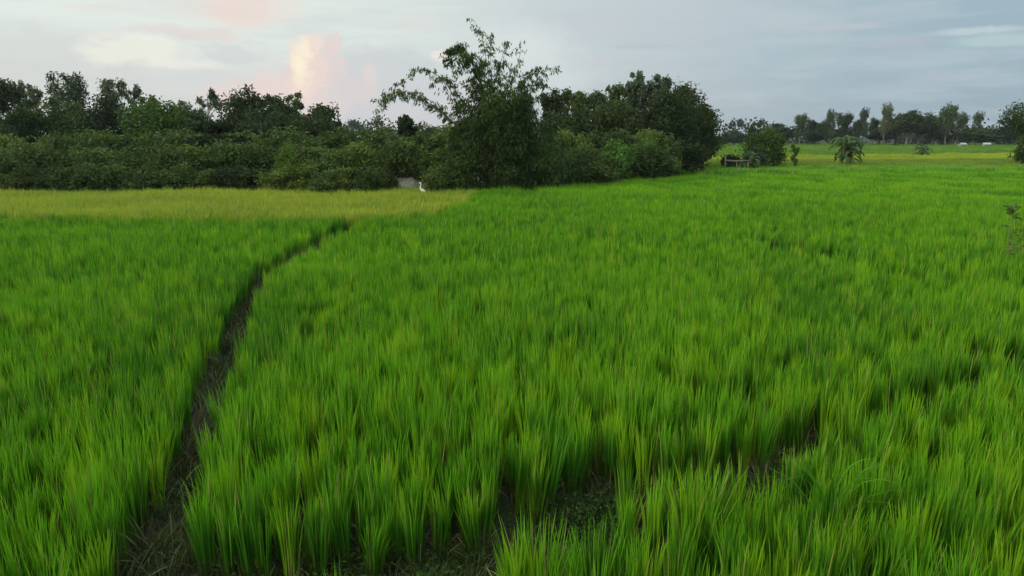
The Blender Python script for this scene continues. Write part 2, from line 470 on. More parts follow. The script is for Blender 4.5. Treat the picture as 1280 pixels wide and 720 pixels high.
HR = .63
def rice_clump(i, n, K_, wid, mat, h=HR, **kw):
    green = blades(n, K_, h, wid, 100 + i, **kw)
    drys = blades(max(2, n // 14), K_, h * .42, wid * .8, 900 + i, spread=.07, lean=(10, 40), bend=(10, 70), dryp=1.0, start=False)
    V, Fa, B = join([green, drys])
    return mesh_np('rice_clump', V, Fa, mat, {'bl': B})
def rice_patch(i, size, cnt, n, K_, wid, mat, h=HR, **kw):
    r = np.random.default_rng(500 + i); ps = []
    g = int(math.sqrt(cnt))
    for a in range(g):
        for b in range(g):
            V, Fa, B = blades(n, K_, h * r.uniform(.86, 1.06), wid, 7000 + i * 997 + a * 31 + b, dryp=.02, spread=.09, **kw)
            V = V + np.array([(a + .5 + r.uniform(-.35, .35)) / g * size - size / 2, (b + .5 + r.uniform(-.35, .35)) / g * size - size / 2, 0])
            ps.append((V, Fa, B))
    V, Fa, B = join(ps)
    return mesh_np('rice_patch', V, Fa, mat, {'bl': B})

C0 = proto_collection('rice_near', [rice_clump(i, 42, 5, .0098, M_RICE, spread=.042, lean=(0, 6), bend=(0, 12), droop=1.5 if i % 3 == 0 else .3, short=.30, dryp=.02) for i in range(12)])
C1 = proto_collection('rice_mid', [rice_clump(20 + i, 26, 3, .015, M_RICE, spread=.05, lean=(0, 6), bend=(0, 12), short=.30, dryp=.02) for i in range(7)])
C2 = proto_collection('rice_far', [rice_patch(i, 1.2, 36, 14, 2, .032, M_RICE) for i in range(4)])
CY1 = proto_collection('ripe_mid', [rice_clump(40 + i, 36, 4, .018, M_RIPE, h=.66, spread=.08, lean=(2, 15), bend=(5, 60), droop=.8, dryp=.12) for i in range(6)])
CY2 = proto_collection('ripe_far', [rice_patch(20 + i, 1.6, 36, 14, 3, .05, M_RIPE, bend=(5, 50)) for i in range(3)])
CG2 = proto_collection('heading_far', [rice_patch(50 + i, 1.6, 36, 14, 3, .05, M_RICE_DULL, bend=(5, 40)) for i in range(3)])
CP2 = proto_collection('young_far', [rice_patch(30 + i, 1.6, 36, 14, 3, .05, M_RICE_PALE) for i in range(3)])
M_BUND = rice_material('bund_grass', (.12, .13, .05), (.12, .27, .025), (.21, .43, .04), (.34, .30, .12), .3)
CB2 = proto_collection('bund_far', [rice_patch(80 + i, 1.2, 25, 12, 2, .05, M_BUND) for i in range(3)])
CP3 = proto_collection('young_farther', [rice_patch(60 + i, 3.6, 49, 18, 2, .12, M_RICE_PALE) for i in range(3)])

def scatter_group(coll):
    g = bpy.data.node_groups.new('scatter_' + coll.name, 'GeometryNodeTree')
    g.interface.new_socket('Geometry', in_out='INPUT', socket_type='NodeSocketGeometry')
    g.interface.new_socket('Geometry', in_out='OUTPUT', socket_type='NodeSocketGeometry')
    N = g.nodes; L = g.links
    gi = N.new('NodeGroupInput'); go = N.new('NodeGroupOutput')
    ci = N.new('GeometryNodeCollectionInfo'); ci.inputs['Collection'].default_value = coll
    ci.inputs['Separate Children'].default_value = True; ci.inputs['Reset Children'].default_value = True
    iop = N.new('GeometryNodeInstanceOnPoints'); iop.inputs['Pick Instance'].default_value = True
    def attr(nm, typ):
        a = N.new('GeometryNodeInputNamedAttribute'); a.data_type = typ; a.inputs['Name'].default_value = nm
        return [o for o in a.outputs if o.enabled and o.name == 'Attribute'][0]
    L.new(gi.outputs[0], iop.inputs['Points']); L.new(ci.outputs[0], iop.inputs['Instance'])
    L.new(attr('ix', 'INT'), iop.inputs['Instance Index'])
    L.new(attr('rot', 'FLOAT_VECTOR'), iop.inputs['Rotation'])
    L.new(attr('scl', 'FLOAT_VECTOR'), iop.inputs['Scale'])
    L.new(iop.outputs[0], go.inputs[0])
    return g
_groups = {}
def scatter(name, coll, P, rot, scl, label, category=None, group=None):
    me = bpy.data.meshes.new(name)
    me.vertices.add(len(P)); me.vertices.foreach_set('co', np.asarray(P, np.float32).ravel())
    a = me.attributes.new('rot', 'FLOAT_VECTOR', 'POINT'); a.data.foreach_set('vector', np.asarray(rot, np.float32).ravel())
    a = me.attributes.new('scl', 'FLOAT_VECTOR', 'POINT'); a.data.foreach_set('vector', np.asarray(scl, np.float32).ravel())
    k = len(coll.objects)
    a = me.attributes.new('ix', 'INT', 'POINT'); a.data.foreach_set('value', rng.integers(0, k, len(P)).astype(np.int32))
    o = link(name, me)
    md = o.modifiers.new('scatter', 'NODES')
    if coll.name not in _groups: _groups[coll.name] = scatter_group(coll)
    md.node_group = _groups[coll.name]
    tag(o, label, category, group, 'stuff')
    return o

# small hollows where the crop is thin: px, py (seen at ~0.5 m), radius px x, radius m along view, drop probability
hollow_px = [(990, 316, 26, .8, .9), (1018, 319, 26, .7, .9), (1044, 323, 18, .6, .8), (1140, 352, 30, .6, .9), (1168, 356, 30, .5, .85), (1108, 348, 22, .5, .7), (1262, 452, 60, .35, .8),
             (345, 425, 22, .30, .7), (395, 423, 24, .35, .75), (575, 375, 26, .4, .55), (590, 372, 12, .5, .6), (955, 640, 34, .32, .97), (935, 600, 20, .18, .8),
             (640, 655, 30, .25, 1.0), (760, 640, 50, .3, 1.0), (895, 505, 60, .22, .7), (1000, 470, 60, .2, .55),
             (1075, 468, 40, .2, .5), (640, 545, 22, .14, .7), (560, 500, 20, .14, .4), (1120, 560, 14, .12, .5), (1180, 620, 16, .12, .5), (60, 520, 16, .12, .5), (110, 470, 14, .12, .4),
             (480, 560, 14, .12, .6), (330, 590, 12, .12, .5), (780, 460, 24, .16, .4), (1200, 400, 40, .2, .4), (700, 330, 30, .3, .35), (850, 300, 40, .4, .3), (1010, 398, 30, .3, .4)]
HOL = []
for px, py, rx, ry, pr in hollow_px:
    x, y = at(px, py, .32 if py < 600 else .12)
    HOL.append((x, y, rx / F * math.hypot(y, CH), ry, pr))

def field_points(mask, s, x0, x1, y0, y1, seed, jitter=.36, hmul=1.0, patch=False, hol=True):
    r = np.random.default_rng(seed)
    xs = np.arange(x0, x1, s); ys = np.arange(y0, y1, s)
    X, Y = np.meshgrid(xs, ys); X = X.ravel(); Y = Y.ravel()
    X = X + r.uniform(-jitter, jitter, X.shape) * s; Y = Y + r.uniform(-jitter, jitter, Y.shape) * s
    k = (np.abs(X) < Y * .80 + 4.5) & mask(X, Y)
    X = X[k]; Y = Y[k]
    keep = np.ones(len(X), bool)
    if hol:
        u = r.uniform(0, 1, len(X))
        for hx, hy, rx, ry, pr in HOL:
            d = np.sqrt(((X - hx) / rx) ** 2 + ((Y - hy) / ry) ** 2)
            keep &= ~(u < pr * np.clip((1.25 - d) / .35, 0, 1))
        if not patch: keep &= r.uniform(0, 1, len(X)) > .04 + np.where(np.hypot(X, Y) > 8, .06, .16) * (sinnoise(X, Y, 24, .9) > 1.1)
    X = X[keep]; Y = Y[keep]; n = len(X)
    big = sinnoise(X, Y, 21, 2.6) * .035 + sinnoise(X, Y, 22, 9) * .03 + sinnoise(X, Y, 23, .8) * .045 * np.where(np.hypot(X, Y) > 7, .45, 1)
    hs = (1 + big + r.normal(0, .075, n)) * hmul
    if not patch: hs = np.where(r.uniform(0, 1, n) < .10, hs * r.uniform(.6, .88, n), hs)
    sc_ = np.stack([r.uniform(.85, 1.2, n), r.uniform(.85, 1.2, n), hs], 1)
    if patch: sc_[:, :2] = r.uniform(1.0, 1.15, (n, 2))
    tilt = .055 if not patch else .02
    rot = np.stack([r.normal(0, tilt, n) , r.normal(0, tilt, n) + .02, r.uniform(0, 6.283, n)], 1)
    return np.stack([X, Y, np.zeros(n)], 1), rot, sc_

D0 = 13.0
dist = lambda x, y: np.hypot(x, y)
def yel_near_y(x):
    q = sorted(yel_near[:6], key=lambda p: p[0])
    return np.interp(x, [p[0] for p in q], [p[1] for p in q])
wob = lambda x: .22 * sinnoise(x, x * .3, 61, 1.4) + .25 * sinnoise(x, x * .2, 62, 5)
yell = lambda x, y: inside(yellow_poly, x, y + np.where(y < 24, wob(x), 0))
# left field
left = lambda x, y: (x < GX(y, 0) + .01) & (y < yel_near_y(x) - wob(x) - .12)
# main field: right of the groove, beyond the old bund
main_far = [at(*p, ZR) for p in ((562, 228), (600, 228), (680, 227.5), (705, 221), (830, 217.5), (1000, 214.5), (1150, 212.5), (1500, 211))]
MFX = np.array([p[0] for p in main_far]); MFY = np.array([p[1] for p in main_far])
def main_mask(x, y):
    k = (x > GX(y, 1) + np.interp(y, [4, 8], [.02, .05])) & (y < np.interp(x, MFX, MFY)) & ~inside([(a, b - .3) for a, b in yellow_poly], x, y) & ~yell(x, y)
    k &= ~((y > 17.5) & (x < GX(np.minimum(y, 18), 1)) )
    k &= ~((y >= yel_near_y(x)-.2) & (x < at(560, 252, ZR)[0]))
    return k & (bund_d(x, y) > np.interp(x, [.5, .9, 4, 8], [.14, .22, .17, .12]))
def near_mask(x, y):
    hole = ((x > -2.0) & (x < .80 + .15 * np.sin(y * 7)) & (y > 3.72) & (y < 5.2)) | ((x > -2.4) & (x < -.12) & (y > 3.25) & (y < 5.2))
    return (x > GX(y, 1) + .12) & (bund_d(x, y) < np.interp(x, [.5, .9, 4, 8], [-.17, -.24, -.15, -.10])) & (x > -1.0) & ~hole

for nm, mk, lab, sd in (('rice_field', left, 'dense bright green rice field left of the dark furrow', 1),
                        ('rice_field', main_mask, 'wide bright green rice field filling the centre and right beyond the grown-over bund', 2),
                        ('rice_field', near_mask, 'green rice closest to the viewer at lower right, before the grown-over bund', 3)):
    p = field_points(lambda x, y: mk(x, y) & (dist(x, y) < D0) & (dist(x, y) > 1.1), .150, -12, 14, .2, D0 + .3, sd)
    near_o = scatter(nm, C0, *p, lab, None, None)
    if sd < 3:
        p = field_points(lambda x, y: mk(x, y) & (dist(x, y) >= D0) & (dist(x, y) < 30), .172, -28, 30, 4, 30.5, sd + 10)
        o = scatter('mid_distance_rice', C1, *p, lab + ', its middle distance', None, None)
    if sd == 2:
        p = field_points(lambda x, y: mk(x, y) & (dist(x, y) >= 30), .95, -10, 60, 14, 60, sd + 20, patch=True, hmul=.97)
        scatter('far_rice', C2, *p, lab + ', its far edge', None, None)
p = field_points(yell, .21, -28, 4, 10, 36, 31, hmul=1.03, hol=False)
scatter('ripening_rice', CY1, *p, 'yellow ripening rice field before the thicket on the left', None, None)

# far plots to the right of the grove (crop tops at the given rows of the photo)
def strip(name, coll, top, bot, x0, x1, s, seed, label, hmul=1.0):
    poly = [at(x0, bot[0], .66), at(x1, bot[1], .66), at(x1, top[1], .66), at(x0, top[0], .66)]
    xs = [q[0] for q in poly]; ys = [q[1] for q in poly]
    p = field_points(lambda x, y: inside(poly, x, y), s, min(xs), max(xs), min(ys), max(ys), seed, patch=True, hmul=hmul, hol=False)
    scatter(name, coll, *p, label, None, None)
strip('grassy_bund', CB2, (212.6, 208.0), (214.2, 209.4), 700, 1400, 1.0, 41, 'thin light green grassy bund along the far edge of the wide field', 1.3)
strip('far_rice', C2, (206.0, 203.0), (212.4, 207.6), 820, 1400, .95, 42, 'narrow darker green rice plot just beyond the grassy bund', .9)
strip('heading_rice', CG2, (198.5, 196), (205.6, 202.6), 800, 1400, 1.3, 43, 'olive green heading rice between green plot and yellow strip')
strip('yellow_rice', CY2, (194.5, 188.5), (198.2, 195.6), 850, 1400, 1.3, 44, 'long yellow rice strip behind the banana plants on the right')
strip('distant_rice', CP3, (179.6, 179.6), (193.8, 188), 870, 1400, 2.9, 45, 'bright green distant rice reaching the far tree line')

# ------------------------------------------------------------------ litter, dry grass, weeds in furrow and on the bund
def grass_protos():
    out = []
    for i in range(5):
        V, Fa, B = blades(26, 5, .42, .007, 300 + i, spread=.06, lean=(15, 60), bend=(25, 95), dryp=.2, start=False)
        out.append(mesh_np('dry_tuft', V, Fa, M_DRY, {'bl': B}))
    return out
CD = proto_collection('dry_tufts', grass_protos())
def low_grass():
    out = []
    for i in range(4):
        V, Fa, B = blades(40, 4, .16, .008, 330 + i, spread=.09, lean=(5, 45), bend=(10, 70), dryp=.1, start=False)
        out.append(mesh_np('low_grass', V, Fa, M_LOW, {'bl': B}))
    return out
CL = proto_collection('low_grasses', low_grass())
def weed_mesh(seed, n=46, h=.22, w=.16):
    r = np.random.default_rng(seed)
    Cn = np.stack([r.normal(0, w * .5, n), r.normal(0, w * .5, n), np.abs(r.normal(h * .5, h * .3, n))], 1)
    D = np.stack([Cn[:, 0] + r.normal(0, .05, n), Cn[:, 1] + r.normal(0, .05, n), r.normal(.02, .05, n)], 1)
    return leaves_mesh('weed', Cn, D, r.uniform(.03, .065, n), r.uniform(.015, .03, n), M_WEED, r.uniform(0, 1, n), r)
CW = proto_collection('weeds_proto', [weed_mesh(700 + i) for i in range(5)])

r = np.random.default_rng(77)
n = 200
Yq = r.uniform(1.5, 18, n) ** 1.0; fx = r.uniform(-.1, 1.0, n); Xq = GX(Yq, fx) + r.normal(0, .04, n)
rot = np.stack([r.normal(0, .25, n), r.normal(0, .25, n), r.uniform(0, 6.28, n)], 1)
scl = np.repeat(r.uniform(.5, 1.15, n)[:, None], 3, 1)
scatter('dry_grass', CD, np.stack([Xq, Yq, np.full(n, .05)], 1), rot, scl, 'pale dry grass arching over the dark furrow')
n = 380; Xb = r.uniform(-2.2, 9, n); Yb = np.interp(Xb, BX, BY) + r.normal(0, .17, n)
pk = r.uniform(0, 1, n) < .45
scatter('straw_litter', CD, np.stack([Xb, Yb, np.zeros(n)], 1)[pk], np.stack([r.normal(0, .3, n), r.normal(0, .3, n), r.uniform(0, 6.28, n)], 1)[pk],
        np.repeat(r.uniform(.35, .8, n)[:, None], 3, 1)[pk], 'dry straw lying along the grown-over bund')
n = 520
Xw = np.concatenate([r.uniform(-1.9, 6, 260), at(735, 650)[0] + r.normal(0, .20, 150), at(480, 730)[0] + r.normal(0, .5, 110)])
Yw = np.concatenate([np.interp(Xw[:260], BX, BY) + r.normal(0, .16, 260), at(735, 655)[1] + r.normal(0, .2, 150), at(480, 730)[1] + r.normal(0, .25, 110)])
scatter('low_weeds', CW, np.stack([Xw, Yw, np.zeros(n)], 1), np.stack([r.normal(0, .2, n), r.normal(0, .2, n), r.uniform(0, 6.28, n)], 1),
        np.repeat(r.uniform(.3, .8, n)[:, None] * np.where(np.arange(n) % 3, 1, .8)[:, None], 3, 1), 'small dark green weeds on the bare ground at bottom centre')
n = 760
Xg = np.concatenate([GX(r.uniform(1.5, 17, 460), .5) * 0, r.uniform(-1.9, 9, 300)])
Yg = np.concatenate([r.uniform(1.5, 17, 460), np.interp(Xg[460:], BX, BY) + r.normal(0, .16, 300)])
Xg[:460] = GX(Yg[:460], .5) + r.normal(0, .14, 460)
scatter('low_grass', CL, np.stack([Xg, Yg, np.zeros(n)], 1), np.stack([np.zeros(n), np.zeros(n), r.uniform(0, 6.28, n)], 1),
        np.repeat(r.uniform(.5, 1.1, n)[:, None], 3, 1), 'short dull grass on the furrow and bund floor')

# ------------------------------------------------------------------ single rice tufts one can point at
def tuft(name, px, py, label, n=110, h=.95, seed=1, spread=.10, lean=(2, 22), bend=(2, 25), mat=None, droop=0, dryp=.03, group=None, cat='rice plant'):
    x, y = at(px, py)
    g = blades(n, 6, h, .0115, seed, spread=spread, lean=lean, bend=bend, droop=droop, dryp=dryp)
    d = blades(n // 5, 6, h * .6, .009, seed + 1, spread=spread * 1.2, lean=(15, 50), bend=(15, 80), dryp=1.0, start=False)
    V, Fa, B = join([g, d])
    o = link(name, mesh_np(name, V, Fa, mat or M_RICE, {'bl': B}), None, (x, y, 0))
    tag(o, label, cat, group)
tuft('rice_clump', 868, 722, 'big fan-shaped rice clump on the right edge of the bare patch, brown at its foot', 110, .84, 61, .11, (1, 17), group='single rice clumps round the bare patch')
tuft('rice_clump', 745, 778, 'bright rice clump cut by the bottom edge, below the right half of the bare patch', 90, .66, 63, .10, (1, 14), (0, 10), group='single rice clumps round the bare patch')
tuft('rice_clump', 668, 785, 'spreading bright rice clump cut by the bottom edge, left of the other one' , 100, .72, 65, .12, (1, 16), (0, 12), group='single rice clumps round the bare patch')
tuft('grass_clump', 1030, 700, 'pale grass clump with tips bent over to the right, in the lower right rice', 22, 1.08, 69, .05, (2, 9), (70, 115), M_RICE, .1, cat='grass')

# ------------------------------------------------------------------ trees
def clump_points(r, Cc, rad, per, flat=.75):
    n = len(Cc) * per
    d = r.standard_normal((n, 3)); d /= np.linalg.norm(d, axis=1)[:, None]
    u = r.uniform(0, 1, n) ** .45
    rr = np.repeat(rad, per)
    off = d * (u * rr)[:, None] + r.normal(0, .28, (n, 3)) * rr[:, None]; off[:, 2] *= flat
    return np.repeat(Cc, per, 0) + off, d, n

def grow(h, w, base_f, seed, kind, leaf_l, leaf_w, mat, nclump, per, crad, trunk_r=None, bark=None, lean=0.0, name_c='crown', low=False):
    """returns (trunk mesh, crown mesh) around the origin: h high, w wide"""
    r = np.random.default_rng(seed)
    zb = h * base_f; ch = h - zb; zc = zb + ch * .5
    # clump centres
    d = r.standard_normal((nclump, 3)); d /= np.linalg.norm(d, axis=1)[:, None]
    u = r.uniform(.30, 1, nclump) ** .6
    Cc = np.stack([d[:, 0] * w / 2, d[:, 1] * w / 2, d[:, 2] * ch / 2], 1) * u[:, None] * (1 - crad * .9)
    az_ = np.arctan2(Cc[:, 1], Cc[:, 0])
    lob = 1 + .22 * np.sin(az_ * 3 + r.uniform(0, 6)) * np.sin(Cc[:, 2] / ch * 9 + r.uniform(0, 6))
    Cc[:, 0] *= lob; Cc[:, 1] *= lob
    Cc[:, 2] += zc
    if kind == 'tall':                         # eucalyptus: plume clumps up the stem, wider at mid
        hd = np.arange(nclump) < nclump * .56; cw = crad * w * .8   # most leaves in an oval head, the rest down the stem
        f = np.clip((Cc[:, 2] - zb) / ch, 0, 1)
        Cc[:, 2] = np.where(hd, h - cw - (ch * .52 - cw) * (1 - f), zb + ch * .68 * f)
        fh = np.clip((h - Cc[:, 2]) / (ch * .52), 0, 1)
        lim = w * .40 * np.sqrt(np.clip(1 - (fh * 2 - 1.05) ** 2, .06, 1)) * .95
        rad_ = np.hypot(Cc[:, 0], Cc[:, 1]) + 1e-6; u2 = np.sqrt(r.uniform(.05, 1, nclump))
        Cc[:, :2] *= (np.where(hd, lim * u2, rad_ * r.uniform(.6, 1.15, nclump)) / rad_)[:, None]
    if kind == 'tier':
        q = np.round(f_ := (Cc[:, 2] - zb) / ch * 5) / 5
        Cc[:, 2] = zb + ch * (q + r.normal(0, .02, nclump)); Cc[:, :2] *= (1.15 - .55 * q)[:, None]
    if low:                                    # bush: crown reaches the ground, broad foot
        Cc[:, 2] = np.abs(Cc[:, 2]); f = Cc[:, 2] / h; Cc[:, :2] *= (1.12 - .35 * f)[:, None]
    Cc[:, 0] += lean * Cc[:, 2]
    rad = crad * w * r.uniform(.55, 1.35, nclump) * (.85 if kind == 'tall' else 1)
    Pt, dd, n = clump_points(r, Cc, rad, per, {'tier': .28, 'tall': 1.15}.get(kind, .85))
    Pt[:, 2] = np.maximum(Pt[:, 2], .03)
    # stray leaves to break the outline
    D = dd * .8 + r.standard_normal((n, 3)) * .7
    D[:, 2] -= .75 if kind == 'tall' else .25
    tint = np.clip(np.repeat(r.uniform(0, 1, nclump), per) * .7 + r.uniform(0, .3, n), 0, 1)
    cr = leaves_mesh('crown', Pt, D, leaf_l * r.uniform(.7, 1.3, n), leaf_w * r.uniform(.7, 1.3, n), mat, tint, r)
    mb = MB(); tr_ = trunk_r or h * .016
    if low:
        for i in range(5):
            a = r.uniform(0, 6.28); e = np.array([math.cos(a) * w * .25, math.sin(a) * w * .25, h * .7])
            mb.tube([(0, 0, -.1), e * .4 + r.normal(0, .04, 3), e], [tr_ * .8, tr_ * .5, tr_ * .2], 5)
    else:
        ks = np.linspace(0, 1, 8); sway = np.cumsum(r.normal(0, .012 * h, (8, 2)), 0) * ks[:, None]
        top = .92
        P = np.stack([sway[:, 0] + lean * ks * h * top, sway[:, 1], ks * h * top - .1], 1)
        mb.tube(P, tr_ * (1.15 - ks * .95), 8, .05, r)
        order = r.permutation(nclump)[:16]
        for i in order:
            c = Cc[i]; zz = np.clip(c[2] - r.uniform(.15, .35) * ch, zb * .75, h * .85)
            s = np.array([np.interp(zz, P[:, 2], P[:, 0]), np.interp(zz, P[:, 2], P[:, 1]), zz])
            mid = (s + c) / 2 + np.array([0, 0, -.04 * h]) + r.normal(0, .02 * h, 3)
            mb.tube([s, mid, c], [tr_ * .42, tr_ * .28, tr_ * .1], 5)
    return mb.mesh('trunk', bark or M_BARK), cr

def tree(name, label, cat, px, top, wpx, Y, kind, mat, seed, base_f=.35, nclump=40, per=90, crad=.16, ll=.26, lw=.11, group=None, bark=None, lean=0.0, low=False, trunk_r=None):
    t = atd(px, top, Y); h = t.z; w = wpx / F * Y
    loc = (t.x - lean * h, Y, 0)
    tm, cm = grow(h, w, base_f, seed, kind, ll, lw, mat, nclump, per, crad, trunk_r, bark, lean, low=low)
    e = empty(name, loc)
    tag(e, label, cat, group)
    link('stems' if low else 'trunk', tm, e); link('foliage' if low else 'crown', cm, e)
    return e

ML = [(4, 'the dark edge tree'), (36, 'the small greyish tree'), (82, 'the tallest eucalyptus'), (140, 'the parasol-topped eucalyptus'), (188, 'the lighter green tree'), (226, 'the sparse spreading tree'),
      (268, 'the dark tiered tree'), (306, 'the big dome-crowned tree'), (346, 'the tree joined to the dome'), (397, 'the last left-line tree'), (440, 'the skyline hedge'), (508, 'the small conical tree'), (556, 'the arching bamboo tips')]
MF = [(918, 'the low round tree at the left end'), (972, 'the round-topped dark tree'), (1003, 'the pale-stemmed tree'), (1041, 'the small clear-headed tree'), (1057, 'the triangular tree'), (1082, 'the bare-necked oval-headed tree'),
      (1110, 'the pointed highest tip'), (1145, 'the dense block'), (1188, 'the airy grey tree'), (1225, 'the lone tufted tree'), (1275, 'the feathery edge tree')]
MG = [(690, 'the slim tree touching the bamboo'), (727, 'the third grove tree'), (771, 'the left shoulder of the grove tops'), (811, 'the two highest grove tops'), (856, 'the right shoulder of the grove')]
def side(px, marks, verb='below'):
    m = min(marks, key=lambda q: abs(q[0] - px)); d = px - m[0]
    if px < -25: return 'cut off by the left edge of the view'
    return (verb + ' ' if abs(d) < 7 else 'just left of ' if d < 0 else 'just right of ') + m[1]
GL = 'trees standing behind the thicket on the left'
AIR = dict(nclump=30, per=60, crad=.15, kind='tall', ll=.30, lw=.12)
DEN = dict(nclump=55, per=110, crad=.15, kind='dense', ll=.30, lw=.14)
T = lambda *a, **k: tree(*a, **k)
def tk(base, **k): d = dict(base); d.update(k); return d
for (lab, px, top, w, Y, mat, bf, base, extra) in [
    ('dark flat-crowned tree cut by the left edge of the view', 4, 101, 56, 62, M_L_DARK, .55, DEN, dict(nclump=30, bark=M_BARK)),
    ('small greyish tree between the edge tree and the tall airy eucalyptus', 36, 98, 34, 70, M_L_EUC, .45, AIR, {}),
    ('tallest airy eucalyptus of the left wood with see-through crown', 82, 83, 58, 64, M_L_EUC, .32, AIR, dict(nclump=52, per=65)),
    ('round airy eucalyptus with a parasol top, right of the tallest one', 140, 93, 44, 68, M_L_EUC, .40, AIR, dict(nclump=38)),
    ('thin wispy tree with sky showing through, beside the parasol-topped eucalyptus', 166, 98, 26, 70, M_L_EUC, .42, AIR, dict(nclump=20, per=40)),
    ('small dark-tufted tree before the gap in the left tree line', 186, 115, 26, 68, M_L_DARK, .4, AIR, dict(nclump=22)),
    ('low sparse spreading tree in the middle of the left tree line', 226, 123, 48, 72, M_L_OLIVE, .5, AIR, dict(nclump=20, per=60, kind='dense')),
    ('slim tree with one small round tuft on top, left of the big dark dome', 258, 106, 34, 66, M_L_EUC, .35, AIR, dict(nclump=24)),
    ('big dense dome-crowned tree, broadest of the left tree line', 306, 104, 74, 58, M_L_DARK, .12, DEN, dict(nclump=75)),
    ('dense dark tree joined to the right side of the big dome', 346, 113, 50, 60, M_L_DARK, .15, DEN, {}),
    ('tufted tree rising between the two dense dark trees', 368, 107, 28, 64, M_L_OLIVE, .35, AIR, dict(nclump=24)),
    ('rounded tree ending the left tree line, its edge thin against the sky', 397, 121, 56, 60, M_L_DARK, .18, DEN, dict(per=70)),
    ('small dark conical tree alone on the skyline left of the bamboo', 508, 139, 30, 46, M_L_DARK, .25, DEN, dict(nclump=26, per=80)),
]:
    d = dict(base); d.update(extra); kind = d.pop('kind')
    tree('tree' if mat is not M_L_EUC else 'eucalyptus_tree', lab, 'tree', px, top, w * (.88 if kind == 'tall' else 1), Y, kind, mat, int(px) + 1000, base_f=bf, group=GL,
         bark=d.pop('bark', M_BARK_PALE if mat is M_L_EUC else M_BARK), **d)
# lower trees in front of them
for i, (lab, px, top, w, Y, mat, kind) in enumerate([
    ('olive bushy tree below the dark edge tree', 22, 124, 62, 50, M_L_OLIVE, 'dense'),
    ('dark bushy tree under the tallest eucalyptus', 72, 116, 74, 52, M_L_OLIVE, 'dense'),
    ('very dark wide tree between the eucalyptuses and the lighter green tree', 128, 119, 76, 50, M_L_DARK, 'dense'),
    ('lighter green leafy tree standing out of the middle of the left wood', 188, 116, 74, 46, M_L_LIGHT, 'dense'),
    ('olive spreading tree behind the dark tiered tree', 236, 131, 66, 50, M_L_OLIVE, 'dense'),
    ('dark tree with flat tiers of branches above the shrubs', 268, 141, 86, 36, M_L_BLACK, 'tier'),
    ('dark undergrowth tree below the big dome-crowned tree', 325, 132, 84, 52, M_L_DARK, 'dense'),
    ('dark undergrowth tree below the end of the left tree line', 390, 138, 70, 50, M_L_DARK, 'dense'),
]):
    tree('tree', lab, 'tree', px, top, w, Y, kind, mat, 1500 + i, base_f=.12, nclump=60, per=110, crad=.15, ll=.24, lw=.12, group='lower trees inside the left wood')
# hedge skyline left of the bamboo
for i in range(9):
    px = 415 + i * 19
    tree('hedge_tree', 'low skyline hedge tree, %s of nine between left trees and bamboo' % ['first', 'second', 'third', 'fourth', 'fifth', 'sixth', 'seventh', 'eighth', 'last'][i], 'tree', px, 151 + (i % 3) * 2 - (i > 5), 36, 60 + (i % 4) * 3, 'dense', M_L_OLIVE, 1600 + i,
         base_f=.1, nclump=22, per=90, crad=.2, ll=.26, lw=.12, group='hedge trees on the skyline left of the bamboo')

# grove right of the bamboo
GR = 'grove trees right of the bamboo'
for i, (lab, px, top, w, Y, mat, bf, nc, per, kind) in enumerate([
    ('slim dark tree touching the right side of the bamboo', 688, 106, 34, 50, M_L_DARK, .2, 34, 90, 'tall'),
    ('small-headed grey green tree, second of the grove from the bamboo', 704, 106, 30, 53, M_L_OLIVE, .2, 30, 90, 'tall'),
    ('round-headed tree, third of the grove from the bamboo', 727, 107, 34, 52, M_L_OLIVE, .2, 34, 90, 'tall'),
    ('round-headed pale tree just before the grove climbs to its highest tops', 750, 105, 32, 54, M_L_EUC, .2, 32, 90, 'tall'),
    ('broad tree on the left shoulder of the highest tops of the grove', 771, 98, 34, 52, M_L_OLIVE, .2, 44, 95, 'tall'),
    ('first of the two highest trees of the grove, pointed top', 796, 82, 32, 54, M_L_EUC, .2, 44, 95, 'tall'),
    ('second of the two highest trees of the grove, round top', 826, 83, 34, 54, M_L_EUC, .2, 48, 95, 'tall'),
    ('dark tree filling the notch between the two highest grove tops', 811, 99, 62, 56, M_L_DARK, .2, 50, 95, 'dense'),
    ('dark dense tree on the right shoulder of the grove', 858, 99, 46, 54, M_L_DARK, .12, 60, 110, 'dense'),
    ('dark ragged tree ending the grove on its right side, leaves down to the field', 878, 121, 46, 52, M_L_DARK, .05, 64, 100, 'dense'),
    ('dark inner tree behind the bright shrubs of the grove', 772, 117, 62, 48, M_L_DARK, .1, 60, 110, 'dense'),
    ('dark inner tree low between bamboo and grove', 715, 132, 80, 48, M_L_DARK, .1, 55, 110, 'dense'),
    ('dark inner tree low at the right of the grove', 838, 110, 62, 50, M_L_DARK, .08, 60, 110, 'dense'),
]):
    tree('tree' if mat is not M_L_EUC else 'eucalyptus_tree', lab, 'tree', px, top, w * (.98 if kind == 'tall' else 1.15), Y, kind, mat, 1700 + i, base_f=bf, nclump=int(nc * 1.5), per=int(per * .8), crad=.16, ll=.24, lw=.11, group=GR,
         bark=M_BARK_PALE if mat is M_L_EUC else M_BARK)

